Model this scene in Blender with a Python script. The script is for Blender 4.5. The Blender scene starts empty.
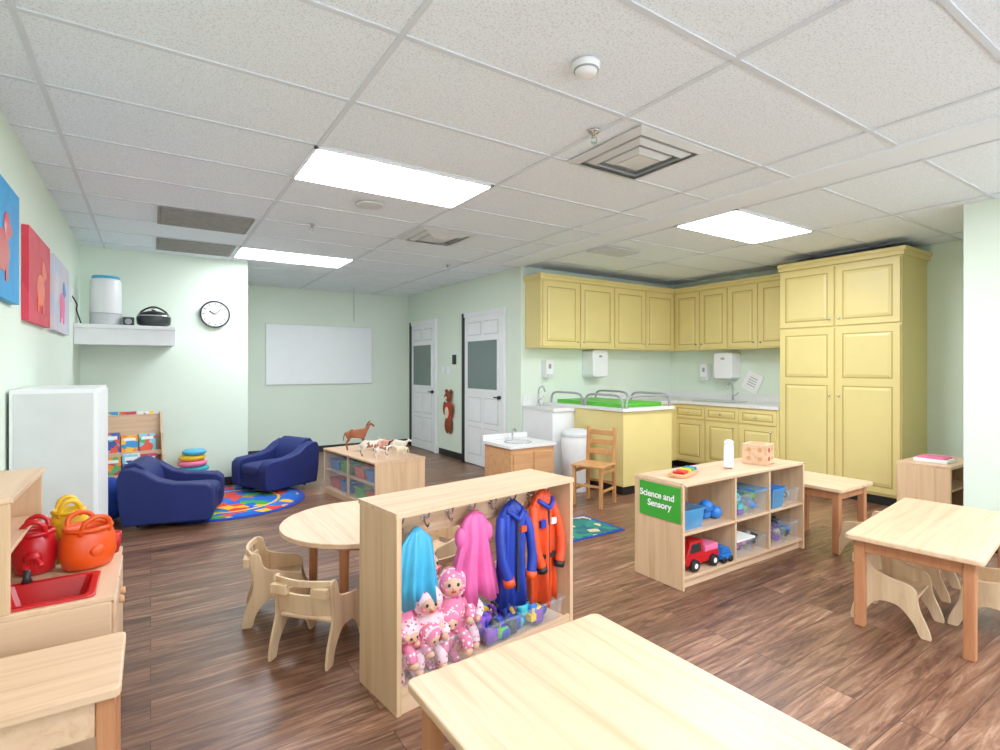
import bpy, bmesh, math, random
from mathutils import Vector, Matrix
from mathutils.geometry import tessellate_polygon
random.seed(4)
H=2.69

# ------------------------------------------------------------------ materials
def S(r,g,b):
    f=lambda c:(c/255/12.92) if c/255<=.04045 else ((c/255+.055)/1.055)**2.4
    return (f(r),f(g),f(b),1)
def newmat(name):
    m=bpy.data.materials.new(name); m.use_nodes=True
    nt=m.node_tree; return m,nt,nt.nodes['Principled BSDF']
def coords(nt,scale=(1,1,1),kind='Object'):
    tc=nt.nodes.new('ShaderNodeTexCoord'); mp=nt.nodes.new('ShaderNodeMapping')
    mp.inputs['Scale'].default_value=scale
    nt.links.new(tc.outputs[kind],mp.inputs['Vector']); return mp.outputs['Vector']
def ramp(nt,stops):
    r=nt.nodes.new('ShaderNodeValToRGB'); e=r.color_ramp.elements
    while len(e)<len(stops): e.new(.5)
    for i,(p,c) in enumerate(stops): e[i].position=p; e[i].color=c
    return r
def pm(name,c,rough=.5,var=.05,scale=6,metal=0,bump=0,bscale=120,alpha=1,spec=.5,sheen=0):
    m,nt,b=newmat(name); c=S(*c)
    v=coords(nt); n=nt.nodes.new('ShaderNodeTexNoise'); n.inputs['Scale'].default_value=scale; n.inputs['Detail'].default_value=3
    nt.links.new(v,n.inputs['Vector'])
    lo=tuple(x*(1-var) for x in c[:3])+(1,); hi=tuple(min(1,x*(1+var)) for x in c[:3])+(1,)
    r=ramp(nt,[(.35,lo),(.65,hi)]); nt.links.new(n.outputs['Fac'],r.inputs['Fac']); nt.links.new(r.outputs['Color'],b.inputs['Base Color'])
    b.inputs['Roughness'].default_value=rough; b.inputs['Metallic'].default_value=metal
    b.inputs['Specular IOR Level'].default_value=spec; b.inputs['Alpha'].default_value=alpha
    if bump:
        n2=nt.nodes.new('ShaderNodeTexNoise'); n2.inputs['Scale'].default_value=bscale; nt.links.new(v,n2.inputs['Vector'])
        bp=nt.nodes.new('ShaderNodeBump'); bp.inputs['Strength'].default_value=bump; bp.inputs['Distance'].default_value=.01
        nt.links.new(n2.outputs['Fac'],bp.inputs['Height']); nt.links.new(bp.outputs['Normal'],b.inputs['Normal'])
    return m
def wood(name,c1,c2,axis='X',rough=.4,dens=14):
    m,nt,b=newmat(name)
    st={'X':(.7,dens,dens),'Y':(dens,.7,dens),'Z':(dens,dens,.7)}[axis]
    v=coords(nt,st); n=nt.nodes.new('ShaderNodeTexNoise'); n.inputs['Scale'].default_value=1.6; n.inputs['Detail'].default_value=6
    n.inputs['Distortion'].default_value=.8; n.inputs['Roughness'].default_value=.6
    nt.links.new(v,n.inputs['Vector'])
    mid=tuple((a+2*d)/3 for a,d in zip(S(*c1),S(*c2)))
    r=ramp(nt,[(.32,S(*c1)),(.5,mid),(.72,S(*c2))]); nt.links.new(n.outputs['Fac'],r.inputs['Fac']); nt.links.new(r.outputs['Color'],b.inputs['Base Color'])
    b.inputs['Roughness'].default_value=rough
    return m
def dots(name,base,dot,scale=40,thr=.3,rough=.8):
    m,nt,b=newmat(name); v=coords(nt); n=nt.nodes.new('ShaderNodeTexVoronoi'); n.inputs['Scale'].default_value=scale
    nt.links.new(v,n.inputs['Vector']); r=ramp(nt,[(thr,S(*dot)),(thr+.05,S(*base))]); nt.links.new(n.outputs['Distance'],r.inputs['Fac'])
    nt.links.new(r.outputs['Color'],b.inputs['Base Color']); b.inputs['Roughness'].default_value=rough; return m
def patches(name,cols,scale=8,rough=.6):
    m,nt,b=newmat(name); v=coords(nt); n=nt.nodes.new('ShaderNodeTexVoronoi'); n.inputs['Scale'].default_value=scale
    nt.links.new(v,n.inputs['Vector']); sp=nt.nodes.new('ShaderNodeSeparateColor'); nt.links.new(n.outputs['Color'],sp.inputs['Color'])
    r=ramp(nt,[(i/len(cols),S(*c)) for i,c in enumerate(cols)]); r.color_ramp.interpolation='CONSTANT'
    nt.links.new(sp.outputs[0],r.inputs['Fac']); nt.links.new(r.outputs['Color'],b.inputs['Base Color']); b.inputs['Roughness'].default_value=rough; return m
def emis(name,c,st):
    m,nt,b=newmat(name); b.inputs['Base Color'].default_value=S(*c); b.inputs['Emission Color'].default_value=S(*c); b.inputs['Emission Strength'].default_value=st
    return m

M={}
M['wall']=pm('wall_paint_mint',(222,235,218),.75,.012,2,bump=.03,bscale=200)
M['white']=pm('white_paint',(236,238,239),.45,.02)
M['whitegl']=pm('white_plastic',(238,239,241),.3,.015)
M['black']=pm('black_rubber',(22,22,24),.5,.1)
M['dark']=pm('dark_plastic',(38,40,44),.35,.08)
M['grey']=pm('grey_metal',(150,152,154),.4,.04)
M['vent']=pm('vent_grey',(212,214,214),.5,.03)
M['ventd']=pm('vent_brown',(146,142,138),.6,.1,20)
M['vdark']=pm('vent_dark',(96,96,96),.8,.1)
M['chrome']=pm('chrome',(205,208,212),.18,.02,metal=1)
M['yellow']=pm('cabinet_yellow',(229,209,136),.42,.02,3)
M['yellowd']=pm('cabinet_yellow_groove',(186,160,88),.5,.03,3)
M['counter']=pm('counter_laminate',(230,230,228),.3,.03,40)
M['maple']=wood('maple_top',(204,162,126),(226,190,156),'Y')
M['mapleX']=wood('maple_x',(204,162,126),(226,190,156),'X')
M['mapleZ']=wood('maple_z',(200,160,120),(222,186,148),'Z')
M['oakleg']=wood('leg_wood',(168,104,66),(194,132,90),'Z')
M['ply']=wood('bent_ply',(202,166,126),(226,196,158),'Z',.45,8)
M['beech']=wood('chair_wood',(184,126,72),(206,150,94),'Z')
M['honey']=wood('honey_wood',(192,134,88),(212,160,112),'X')
M['glass']=pm('door_glass',(94,112,108),.08,.03,spec=.8)
M['blue']=pm('armchair_blue',(12,30,98),.7,.1,4,bump=.12,bscale=60)
M['clear']=pm('clear_plastic',(215,228,236),.12,.01,alpha=.14)
M['clearblue']=pm('clear_blue_plastic',(90,165,220),.15,.02,alpha=.55)
M['red']=pm('toy_red',(196,20,28),.3,.05)
M['orange']=pm('toy_orange',(232,78,14),.4,.06)
M['yel']=pm('toy_yellow',(240,190,30),.4,.05)
M['green']=pm('toy_green',(80,182,40),.45,.05)
M['signgreen']=pm('sign_green',(50,158,42),.5,.03)
M['teal']=pm('toy_teal',(40,175,190),.45,.05)
M['tblue']=pm('toy_blue',(26,112,200),.4,.05)
M['purple']=pm('toy_purple',(124,56,168),.45,.05)
M['pink']=pm('toy_pink',(230,110,156),.6,.06)
M['satinblue']=pm('satin_light_blue',(62,170,212),.35,.12,8)
M['satinpink']=pm('satin_pink',(224,92,160),.45,.12,8)
M['royal']=pm('jacket_royal_blue',(16,50,160),.5,.18,9)
M['jorange']=pm('jacket_orange',(230,70,20),.55,.15,9)
M['skin']=pm('doll_skin',(226,172,144),.5,.03)
M['dotpink']=dots('doll_dotted_pink',(230,124,160),(250,228,234),45,.28)
M['dotwhite']=dots('doll_dotted_white',(244,206,216),(210,60,110),55,.25)
M['brown']=pm('horse_brown',(150,80,40),.6,.15,20)
M['dbrown']=pm('dark_brown',(70,42,26),.7,.1)
M['cowpatch']=patches('cow_patches',[(230,218,204),(230,218,204),(140,84,56)],30)
M['pig']=pm('pig_pink',(216,158,138),.6,.05)
M['wool']=pm('sheep_wool',(222,212,194),.9,.06,bump=.6,bscale=160)
M['bear']=pm('plush_brown',(130,62,28),.9,.1,bump=.4)
M['pred']=pm('plush_red',(184,44,32),.8,.05)
M['teddy']=pm('cream',(230,210,176),.8,.05)
M['paper']=pm('paper',(242,242,240),.7,.02)
M['board']=pm('whiteboard_surface',(238,242,243),.25,.01)
M['picblue']=patches('picture_blue',[(20,145,205),(20,145,205),(30,138,196),(28,150,208)],5)
M['picred']=patches('picture_red',[(200,38,66),(200,38,66),(210,52,76),(205,44,62)],5)
M['picwhite']=patches('picture_pale',[(208,208,222),(194,198,216),(212,198,204),(194,200,218)],6)
M['rugc']=patches('rug_print',[(16,96,195),(16,96,195),(224,58,40),(240,180,30),(20,106,205),(56,160,66)],7,.95)
M['rugb']=pm('rug_edge_blue',(18,58,158),.95,.1,bump=.3)
M['rugt']=patches('rug_teal_print',[(24,110,100),(34,130,108),(200,190,146),(24,90,100)],14,.95)
M['panel']=emis('light_panel',(240,247,255),20)
M['rred']=pm('sink_red',(190,18,24),.3,.04)
bookc=[(40,140,205),(226,76,46),(242,190,50),(70,170,96),(236,236,230),(190,44,76),(50,76,158),(246,136,40),(130,200,220)]
books=[patches('book_cover_%d'%i,[bookc[i],bookc[i],bookc[(i+4)%9],bookc[(i+2)%9]],18) for i in range(9)]

# floor
m,nt,b=newmat('floor_wood_planks'); M['floor']=m
v=coords(nt)
br=nt.nodes.new('ShaderNodeTexBrick'); br.inputs['Scale'].default_value=1; br.inputs['Brick Width'].default_value=1.25; br.inputs['Row Height'].default_value=.15
br.inputs['Mortar Size'].default_value=.0016; br.inputs['Color1'].default_value=(0,0,0,1); br.inputs['Color2'].default_value=(1,1,1,1); br.inputs['Mortar'].default_value=(.5,.5,.5,1); br.offset=.37
nt.links.new(v,br.inputs['Vector'])
mp=nt.nodes.new('ShaderNodeMapping'); mp.inputs['Scale'].default_value=(1.3,15,1); nt.links.new(v,mp.inputs['Vector'])
ad=nt.nodes.new('ShaderNodeVectorMath'); ad.operation='MULTIPLY_ADD'; nt.links.new(br.outputs['Color'],ad.inputs[0]); ad.inputs[1].default_value=(17,31,9); nt.links.new(mp.outputs['Vector'],ad.inputs[2])
n=nt.nodes.new('ShaderNodeTexNoise'); n.inputs['Scale'].default_value=1.5; n.inputs['Detail'].default_value=10; n.inputs['Roughness'].default_value=.72; n.inputs['Distortion'].default_value=1.0
nt.links.new(ad.outputs['Vector'],n.inputs['Vector'])
r=ramp(nt,[(.30,S(60,38,29)),(.43,S(102,67,50)),(.54,S(134,94,71)),(.70,S(180,143,116))]); nt.links.new(n.outputs['Fac'],r.inputs['Fac'])
mx=nt.nodes.new('ShaderNodeMix'); mx.data_type='RGBA'; mx.blend_type='MULTIPLY'; mx.inputs['Factor'].default_value=1
r2=ramp(nt,[(0,(.62,.59,.57,1)),(1,(1.1,1.08,1.07,1))]); nt.links.new(br.outputs['Color'],r2.inputs['Fac'])
nt.links.new(r.outputs['Color'],mx.inputs[6]); nt.links.new(r2.outputs['Color'],mx.inputs[7])
mx2=nt.nodes.new('ShaderNodeMix'); mx2.data_type='RGBA'; nt.links.new(br.outputs['Fac'],mx2.inputs['Factor']); nt.links.new(mx.outputs[2],mx2.inputs[6]); mx2.inputs[7].default_value=S(56,36,28)
nt.links.new(mx2.outputs[2],b.inputs['Base Color']); b.inputs['Roughness'].default_value=.36
# ceiling tile
m,nt,b=newmat('ceiling_tile'); M['ceil']=m
v=coords(nt); n=nt.nodes.new('ShaderNodeTexNoise'); n.inputs['Scale'].default_value=120; n.inputs['Detail'].default_value=5; nt.links.new(v,n.inputs['Vector'])
r=ramp(nt,[(.36,S(212,220,229)),(.48,S(238,246,254))]); nt.links.new(n.outputs['Fac'],r.inputs['Fac']); nt.links.new(r.outputs['Color'],b.inputs['Base Color']); b.inputs['Roughness'].default_value=.9
M['tbar']=pm('ceiling_tbar',(214,220,228),.6,.02)
M['gyp']=pm('ceiling_gypsum',(234,241,248),.8,.01)

# ------------------------------------------------------------------ builder
def sp(x,e): return math.copysign(abs(x)**e,x)
class B:
    def __init__(s,name,loc=(0,0,0),rz=0,bev=.004,seg=2,hard=False):
        s.name=name;s.loc=loc;s.rz=rz;s.bev=bev;s.seg=seg;s.hard=hard;s.V=[];s.F=[];s.MI=[];s.SM=[];s.mats=[]; s.M=Matrix.Identity(4)
    def add(s,vs,fs,m,sm=False):
        if isinstance(m,str): m=M[m]
        if m not in s.mats: s.mats.append(m)
        k=s.mats.index(m); o=len(s.V)
        s.V+= [tuple(s.M@Vector(v)) for v in vs]
        for f in fs: s.F.append([i+o for i in f]); s.MI.append(k); s.SM.append(sm)
    def box(s,x0,x1,y0,y1,z0,z1,m):
        vs=[(x,y,z) for x in (x0,x1) for y in (y0,y1) for z in (z0,z1)]
        s.add(vs,[(0,1,3,2),(4,6,7,5),(0,4,5,1),(2,3,7,6),(0,2,6,4),(1,5,7,3)],m)
    def cyl(s,p0,p1,r0,m,r1=None,n=20):
        r1=r0 if r1 is None else r1; p0=Vector(p0);p1=Vector(p1); d=(p1-p0).normalized()
        a=d.orthogonal().normalized(); c=d.cross(a); vs=[]
        for p,r in((p0,r0),(p1,r1)):
            for i in range(n):
                t=2*math.pi*i/n; vs.append(p+(a*math.cos(t)+c*math.sin(t))*r)
        s.add(vs,[(i,(i+1)%n,n+(i+1)%n,n+i) for i in range(n)],m,True)
        s.add(vs[:n],[tuple(range(n-1,-1,-1))],m); s.add(vs[n:],[tuple(range(n))],m)
    def lathe(s,prof,c,m,n=28,sx=1,sy=1):
        vs=[]
        for r,z in prof:
            for i in range(n):
                t=2*math.pi*i/n; vs.append((c[0]+r*sx*math.cos(t),c[1]+r*sy*math.sin(t),c[2]+z))
        fs=[(j*n+i,j*n+(i+1)%n,(j+1)*n+(i+1)%n,(j+1)*n+i) for j in range(len(prof)-1) for i in range(n)]
        s.add(vs,fs,m,True); L=len(prof)-1
        if prof[0][0]>0.0005: s.add(vs[:n],[tuple(range(n-1,-1,-1))],m)
        if prof[-1][0]>0.0005: s.add(vs[L*n:],[tuple(range(n))],m)
    def sup(s,c,r,m,e=1.0,e2=None,n=24,rot=None):
        e2=e if e2 is None else e2; k=n//2; vs=[]; R=rot or Matrix.Identity(3)
        for j in range(k+1):
            a=-math.pi/2+math.pi*j/k
            for i in range(n):
                t=2*math.pi*i/n
                p=R@Vector((r[0]*sp(math.cos(a),e)*sp(math.cos(t),e2),r[1]*sp(math.cos(a),e)*sp(math.sin(t),e2),r[2]*sp(math.sin(a),e)))
                vs.append((c[0]+p.x,c[1]+p.y,c[2]+p.z))
        s.add(vs,[(j*n+i,j*n+(i+1)%n,(j+1)*n+(i+1)%n,(j+1)*n+i) for j in range(k) for i in range(n)],m,True)
    def ext(s,poly,plane,a0,a1,m,holes=[],smooth=False):
        def P(q,a):
            return {'XZ':(q[0],a,q[1]),'YZ':(a,q[0],q[1]),'XY':(q[0],q[1],a)}[plane]
        loops=[poly]+list(holes); tri=tessellate_polygon([[Vector((q[0],q[1],0)) for q in l] for l in loops])
        flat=[q for l in loops for q in l]; N=len(flat)
        vs=[P(q,a0) for q in flat]+[P(q,a1) for q in flat]
        if not holes: fs=[tuple(range(N)),tuple(range(2*N-1,N-1,-1))]
        else: fs=[tuple(t) for t in tri]+[(t[2]+N,t[1]+N,t[0]+N) for t in tri]
        o=0
        for l in loops:
            L=len(l)
            for i in range(L): a=o+i;b_=o+(i+1)%L; fs.append((a,b_,b_+N,a+N))
            o+=L
        s.add(vs,fs,m,smooth)
    def tube(s,pts,r,m,n=10,res=6,smooth=True):
        P=[Vector(p) for p in pts]
        if smooth and len(P)>2:
            Q=[];E=[2*P[0]-P[1]]+P+[2*P[-1]-P[-2]]
            for i in range(1,len(E)-2):
                for k in range(res):
                    t=k/res; a,b_,c,d=E[i-1:i+3]
                    Q.append(.5*((2*b_)+(c-a)*t+(2*a-5*b_+4*c-d)*t*t+(3*b_-a-3*c+d)*t**3))
            Q.append(P[-1]); P=Q
        vs=[];u=(P[1]-P[0]).normalized().orthogonal()
        for i,p in enumerate(P):
            d=(P[min(i+1,len(P)-1)]-P[max(i-1,0)]).normalized(); u=(u-d*u.dot(d)).normalized(); w=d.cross(u)
            for k in range(n): t=2*math.pi*k/n; vs.append(p+(u*math.cos(t)+w*math.sin(t))*r)
        L=len(P)-1
        s.add(vs,[(j*n+i,j*n+(i+1)%n,(j+1)*n+(i+1)%n,(j+1)*n+i) for j in range(L) for i in range(n)]+[tuple(range(n-1,-1,-1)),tuple(range(L*n,L*n+n))],m,True)
    def torus(s,c,R,r,m,n=32,k=12,sq=1,ax='Z'):
        vs=[]
        for i in range(n):
            t=2*math.pi*i/n
            for j in range(k):
                a=2*math.pi*j/k; rr=R+r*math.cos(a); p=(rr*math.cos(t),rr*math.sin(t),r*sq*math.sin(a))
                if ax=='X': p=(p[2],p[0],p[1])
                if ax=='Y': p=(p[0],p[2],p[1])
                vs.append((c[0]+p[0],c[1]+p[1],c[2]+p[2]))
        s.add(vs,[(i*k+j,((i+1)%n)*k+j,((i+1)%n)*k+(j+1)%k,i*k+(j+1)%k) for i in range(n) for j in range(k)],m,True)
    def done(s,parent=None):
        me=bpy.data.meshes.new(s.name); me.from_pydata(s.V,[],s.F)
        for m in s.mats: me.materials.append(m)
        me.polygons.foreach_set('material_index',s.MI); me.polygons.foreach_set('use_smooth',s.SM if not s.hard else [True]*len(s.F))
        bm=bmesh.new(); bm.from_mesh(me); bmesh.ops.remove_doubles(bm,verts=bm.verts,dist=1e-5)
        bmesh.ops.recalc_face_normals(bm,faces=bm.faces); bm.to_mesh(me); bm.free()
        o=bpy.data.objects.new(s.name,me); bpy.context.collection.objects.link(o); o.location=s.loc; o.rotation_euler[2]=s.rz
        if s.bev:
            md=o.modifiers.new('bevel','BEVEL'); md.width=s.bev; md.segments=s.seg; md.limit_method='ANGLE'; md.angle_limit=math.radians(50); md.harden_normals=s.hard
        if parent: o.parent=parent
        return o
def rr(x0,x1,y0,y1,r,n=5):
    p=[]
    for cx,cy,a in((x1-r,y0+r,-90),(x1-r,y1-r,0),(x0+r,y1-r,90),(x0+r,y0+r,180)):
        for i in range(n+1):
            t=math.radians(a+90*i/n); p.append((cx+r*math.cos(t),cy+r*math.sin(t)))
    return p
def smooth_poly(P,res=5):
    P=[Vector(p) for p in P]; N=len(P); out=[]
    for i in range(N):
        a,b_,c,d=P[i-1],P[i],P[(i+1)%N],P[(i+2)%N]
        for k in range(res):
            t=k/res; q=.5*((2*b_)+(c-a)*t+(2*a-5*b_+4*c-d)*t*t+(3*b_-a-3*c+d)*t**3); out.append((q.x,q.y))
    return out
def frame(ox,oy,oz,xdir,out):
    """local x -> xdir, local y -> out (face normal), z up"""
    m=Matrix.Identity(4); z=(0,0,1)
    for i in range(3): m[i][0]=xdir[i]; m[i][1]=out[i]; m[i][2]=z[i]
    m[0][3],m[1][3],m[2][3]=ox,oy,oz; return m

# ------------------------------------------------------------------ shell
def slab(name,x0,x1,y0,y1,z0,z1,m):
    b=B(name,bev=0); b.box(x0,x1,y0,y1,z0,z1,m); return b.done()
slab('floor',-.72,6.93,-2.6,9.15,-.1,0,'floor')
slab('ceiling',-.72,6.93,-2.6,9.15,H,H+.1,'ceil')
slab('wall_left',-.72,-.62,-2.5,7.1,0,H,'wall')
slab('wall_back_left',-.72,.99,7.1,9.15,0,H,'wall')
slab('wall_back',.99,3.93,9.05,9.15,0,H,'wall')
slab('wall_doors',3.93,4.03,5.6,9.15,0,H,'wall')
slab('wall_kitchen',3.93,6.93,5.5,5.6,0,H,'wall')
slab('wall_right',6.83,6.93,1.5,5.5,0,H,'wall')
slab('wall_right_near',5.36,6.93,-2.5,1.5,0,H,'wall')
b=B('wall_south',bev=0)
b.box(-.72,6.93,-2.6,-2.5,0,.2,'wall'); b.box(-.72,6.93,-2.6,-2.5,2.5,H,'wall')
for x0,x1 in((-.72,-.5),(2.2,2.4),(5.1,6.93)): b.box(x0,x1,-2.6,-2.5,.2,2.5,'wall')
b.done()
for i,(x0,x1) in enumerate(((-.5,2.2),(2.4,5.1))):  # unseen windows behind the camera, added and sized to let in fill light
    b=B('fill_window_%d'%(i+1)); 
    b.box(x0,x0+.05,-2.58,-2.5,.2,2.5,'white'); b.box(x1-.05,x1,-2.58,-2.5,.2,2.5,'white'); b.box(x0,x1,-2.58,-2.5,.2,.25,'white'); b.box(x0,x1,-2.58,-2.5,2.45,2.5,'white')
    b.box((x0+x1)/2-.02,(x0+x1)/2+.02,-2.57,-2.51,.25,2.45,'white'); b.done()
def bb(name,x0,x1,y0,y1): slab(name,x0,x1,y0,y1,0,.10,'black')
bb('baseboard_left',-.62,-.608,-2.5,7.1); bb('baseboard_back_left',-.608,.99,7.088,7.1); bb('baseboard_recess',.99,1.002,7.088,9.05)
bb('baseboard_back',1.002,3.93,9.038,9.05)
for nm,a,c in(('a',5.5,5.78),('b',6.98,7.78),('c',8.9,9.038)): bb('baseboard_doors_'+nm,3.918,3.93,a,c)
bb('baseboard_right',6.818,6.83,1.5,2.2); bb('baseboard_right_near',5.348,5.36,-2.5,1.5)

# ceiling grid
b=B('trim_ceiling_grid',bev=0)
ys=[3.14+.61*i for i in range(-10,10)]
for y in ys:
    if -2.5<y<5.5: b.box(-.62,3.6,y-.012,y+.012,H-.006,H,'tbar'); b.box(3.95,6.83 if y>1.5 else 5.36,y-.012,y+.012,H-.006,H,'tbar')
    elif 5.5<=y<7.1: b.box(-.62,3.93,y-.012,y+.012,H-.006,H,'tbar')
    elif 7.1<=y<9.05: b.box(.99,3.93,y-.012,y+.012,H-.006,H,'tbar')
for x in(-.41,.81,2.03,3.25): b.box(x-.012,x+.012,-2.5,7.1 if x<.99 else 9.05,H-.007,H-.0005,'tbar')
for x in(3.98,5.20,6.42): b.box(x-.012,x+.012,-2.5 if x<5.36 else 1.5,5.5,H-.007,H-.0005,'tbar')
b.done()
slab('trim_ceiling_strip',3.6,3.92,-2.5,5.5,H-.012,H,'gyp')
def panel(x,y):
    b=B('ceiling_light_panel',(0,0,0),bev=0)
    b.box(x,x+1.22,y,y+.02,H-.018,H-.002,'whitegl');b.box(x,x+1.22,y+.59,y+.61,H-.018,H-.002,'whitegl');b.box(x,x+.02,y,y+.61,H-.018,H-.002,'whitegl');b.box(x+1.20,x+1.22,y,y+.61,H-.018,H-.002,'whitegl')
    b.box(x+.02,x+1.20,y+.02,y+.59,H-.020,H-.006,'panel'); b.done()
for x,y in((.79,3.14),(.79,6.19),(3.94,2.53),(.79,.09),(3.25-1.22,-1.13),(3.94,-.52)): panel(x,y)  # last three are unseen, added behind the camera to brighten the room
def diffuser(x,y,s=.3):
    b=B('air_diffuser',(x,y,0),bev=0)
    for k,(r,dz) in enumerate(((s,.0),(s*.72,.012),(s*.46,.02))):
        r2=r-.05 if k==0 else r-.04
        o=[(-r,-r),(r,-r),(r,r),(-r,r)]; i_=[(-r2,-r2),(r2,-r2),(r2,r2),(-r2,r2)]
        vs=[(p[0],p[1],H-.012-dz) for p in o]+[(p[0],p[1],H-.03-dz) for p in i_]
        b.add(vs,[(i,(i+1)%4,4+(i+1)%4,4+i) for i in range(4)],'vent')
        b.add([(p[0],p[1],H-.008) for p in o]+vs[:4],[(i,(i+1)%4,4+(i+1)%4,4+i) for i in range(4)],'vent')
    b.box(-s*.3,s*.3,-s*.3,s*.3,H-.05,H-.045,'vent'); b.box(-s+.02,s-.02,-s+.02,s-.02,H-.011,H-.008,'grey'); b.done()
diffuser(2.455,2.225); diffuser(2.335,4.665,.29)
def louvre(x,y,w,d,m):
    b=B('ceiling_return_vent',(x,y,0),bev=0); b.box(-w/2,w/2,-d/2,d/2,H-.012,H-.008,'vdark' if m=='vent' else m)
    for s_ in(-1,1): b.box(-w/2,w/2,s_*d/2-.012,s_*d/2+.012,H-.02,H-.008,m); b.box(s_*w/2-.012,s_*w/2+.012,-d/2,d/2,H-.02,H-.008,m)
    k=int(d/.03)
    for i in range(k): y_=-d/2+.03*(i+.5); b.box(-w/2,w/2,y_-.005,y_+.008,H-.02,H-.010,m)
    b.done()
louvre(4.25,4.2,.5,.3,'vent'); louvre(.4,5.27,.68,.58,'ventd'); louvre(.4,6.5,.68,.58,'ventd')
b=B('smoke_detector',(1.53,1.67,0),bev=0); b.lathe([(.06,H-.006),(.06,H-.02),(.048,H-.035),(.043,H-.05),(.02,H-.055)],(0,0,0),'whitegl'); b.torus((0,0,H-.035),.049,.004,'grey'); b.done()
def sprk(x,y):
    b=B('fire_sprinkler',(x,y,0),bev=0); b.lathe([(.035,H-.006),(.03,H-.014),(.012,H-.016),(.01,H-.04)],(0,0,0),'chrome'); b.tube([(-.015,0,H-.035),(-.018,0,H-.055),(0,0,H-.068),(.018,0,H-.055),(.015,0,H-.035)],.003,'chrome'); b.lathe([(.018,H-.07),(.018,H-.072)],(0,0,0),'chrome'); b.done()
sprk(2.0,2.12); sprk(1.2,4.9); sprk(3.1,5.9)
b=B('ceiling_speaker',(1.44,4.05,0),bev=0); b.lathe([(.11,H-.006),(.11,H-.014),(.09,H-.018),(.02,H-.018)],(0,0,0),'vent'); b.done()
b=B('ceiling_hanging_wire',(2.72,8.4,0),bev=0); b.cyl((0,0,H-.002),(0,0,H-.006-.55),.004,'grey',n=6); b.done()

# ------------------------------------------------------------------ doors & wall things
def door(name,y0,y1):
    b=B(name,bev=.004); w=y1-y0; b.M=frame(3.928,y1,0,(0,-1,0),(-1,0,0))
    b.box(0,.06,0,.05,0,2.2,'black'); b.box(w-.05,w,0,.045,0,2.2,'white'); b.box(.06,w-.05,0,.045,2.14,2.2,'white')
    x0,x1=.06,w-.05; b.box(x0,x1,0,.03,.01,2.14,'white')
    mid=(x0+x1)/2
    def pan(a,c,z0,z1): 
        b.box(a,c,.03,.034,z0,z1,'vent'); b.box(a+.02,c-.02,.03,.042,z0+.02,z1-.02,'white')
    pan(x0+.1,mid-.03,1.86,2.06); pan(mid+.03,x1-.1,1.86,2.06)
    pan(x0+.1,mid-.03,.62,.98); pan(mid+.03,x1-.1,.62,.98); pan(x0+.1,mid-.03,.15,.56); pan(mid+.03,x1-.1,.15,.56)
    b.box(x0+.08,x1-.08,.03,.045,1.06,1.82,'white'); b.box(x0+.12,x1-.12,.045,.048,1.1,1.78,'glass')
    b.cyl((x1-.06,.03,1.0),(x1-.06,.07,1.0),.025,'black'); b.box(x1-.16,x1-.05,.065,.08,.99,1.01,'black')
    b.done()
door('door_1',7.83,8.87); door('door_2',5.82,6.95)
b=B('whiteboard',bev=.003); b.box(1.51,3.25,9.028,9.048,1.12,2.10,'vent'); b.box(1.52,3.24,9.020,9.034,1.13,2.09,'board'); b.done()
b=B('wall_clock',(.635,7.098,2.03),bev=0)
b.cyl((0,0,0),(0,-.025,0),.155,'dark',n=40); b.torus((0,-.028,0),.15,.010,'dark',ax='Y',n=40); b.cyl((0,-.02,0),(0,-.029,0),.145,'paper',n=40)
for i in range(12):
    a=math.pi/6*i; c=Vector((math.sin(a)*.12,-.031,math.cos(a)*.12)); d=Vector((math.sin(a),0,math.cos(a)))*.012; b.cyl(c-d,c+d,.005,'black',n=6)
b.cyl((0,-.033,0),(-.06,-.033,.035),.006,'black',n=6); b.cyl((0,-.034,0),(.07,-.034,.07),.005,'black',n=6); b.done()
def picture(y0,y1,m,z0=1.68,z1=2.23):
    b=B('canvas_picture'); b.box(-.618,-.585,y0,y1,z0,z1,m); 
    b.M=Matrix.Translation((-.583,(y0+y1)/2,(z0+z1)/2)); 
    c={'picblue':'red','picred':'orange','picwhite':'pink'}[m]; c2={'picblue':'red','picred':'orange','picwhite':'tblue'}[m]
    b.sup((0,0,-.06),(.004,.15,.10),c,1); b.sup((0,.1,.07),(.004,.07,.07),c2,1); b.sup((0,.15,.06),(.004,.06,.035),c2,1)
    b.ext([(-.12,-.2),(-.08,-.2),(-.07,-.08),(-.12,-.08)],'YZ',-.002,.003,c); b.ext([(.06,-.2),(.1,-.2),(.11,-.08),(.06,-.08)],'YZ',-.002,.003,c); b.done()
picture(2.98,3.78,'picblue',1.74,2.31); picture(4.05,4.82,'picred'); picture(4.98,5.86,'picwhite')
# wall shelf
b=B('wall_shelf'); b.box(-.618,.22,6.5,7.098,1.79,1.83,'white'); b.box(-.618,.22,6.52,6.54,1.63,1.79,'white'); b.box(.18,.20,6.54,7.098,1.63,1.79,'white'); b.done()
b=B('air_purifier',(-.38,6.74,1.83),bev=0); b.lathe([(.12,0),(.135,.02),(.135,.12)],(0,0,0),'vent'); b.lathe([(.135,.12),(.13,.44),(.12,.47)],(0,0,0),'whitegl'); b.lathe([(.12,.47),(.115,.50),(.05,.505)],(0,0,0),'satinblue'); b.torus((0,0,.12),.133,.004,'grey'); b.done()
b=B('slow_cooker',(.03,6.72,1.83),bev=0); b.lathe([(.1,0),(.15,.03),(.155,.09),(.15,.12)],(0,0,0),'dark',sx=1.0,sy=.8); b.lathe([(.15,.12),(.12,.15),(.05,.17),(.02,.17)],(0,0,0),'black',sx=1,sy=.8); b.lathe([(.02,.17),(.025,.19),(.01,.2)],(0,0,0),'chrome'); b.torus((0,0,.115),.152,.005,'chrome')
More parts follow.
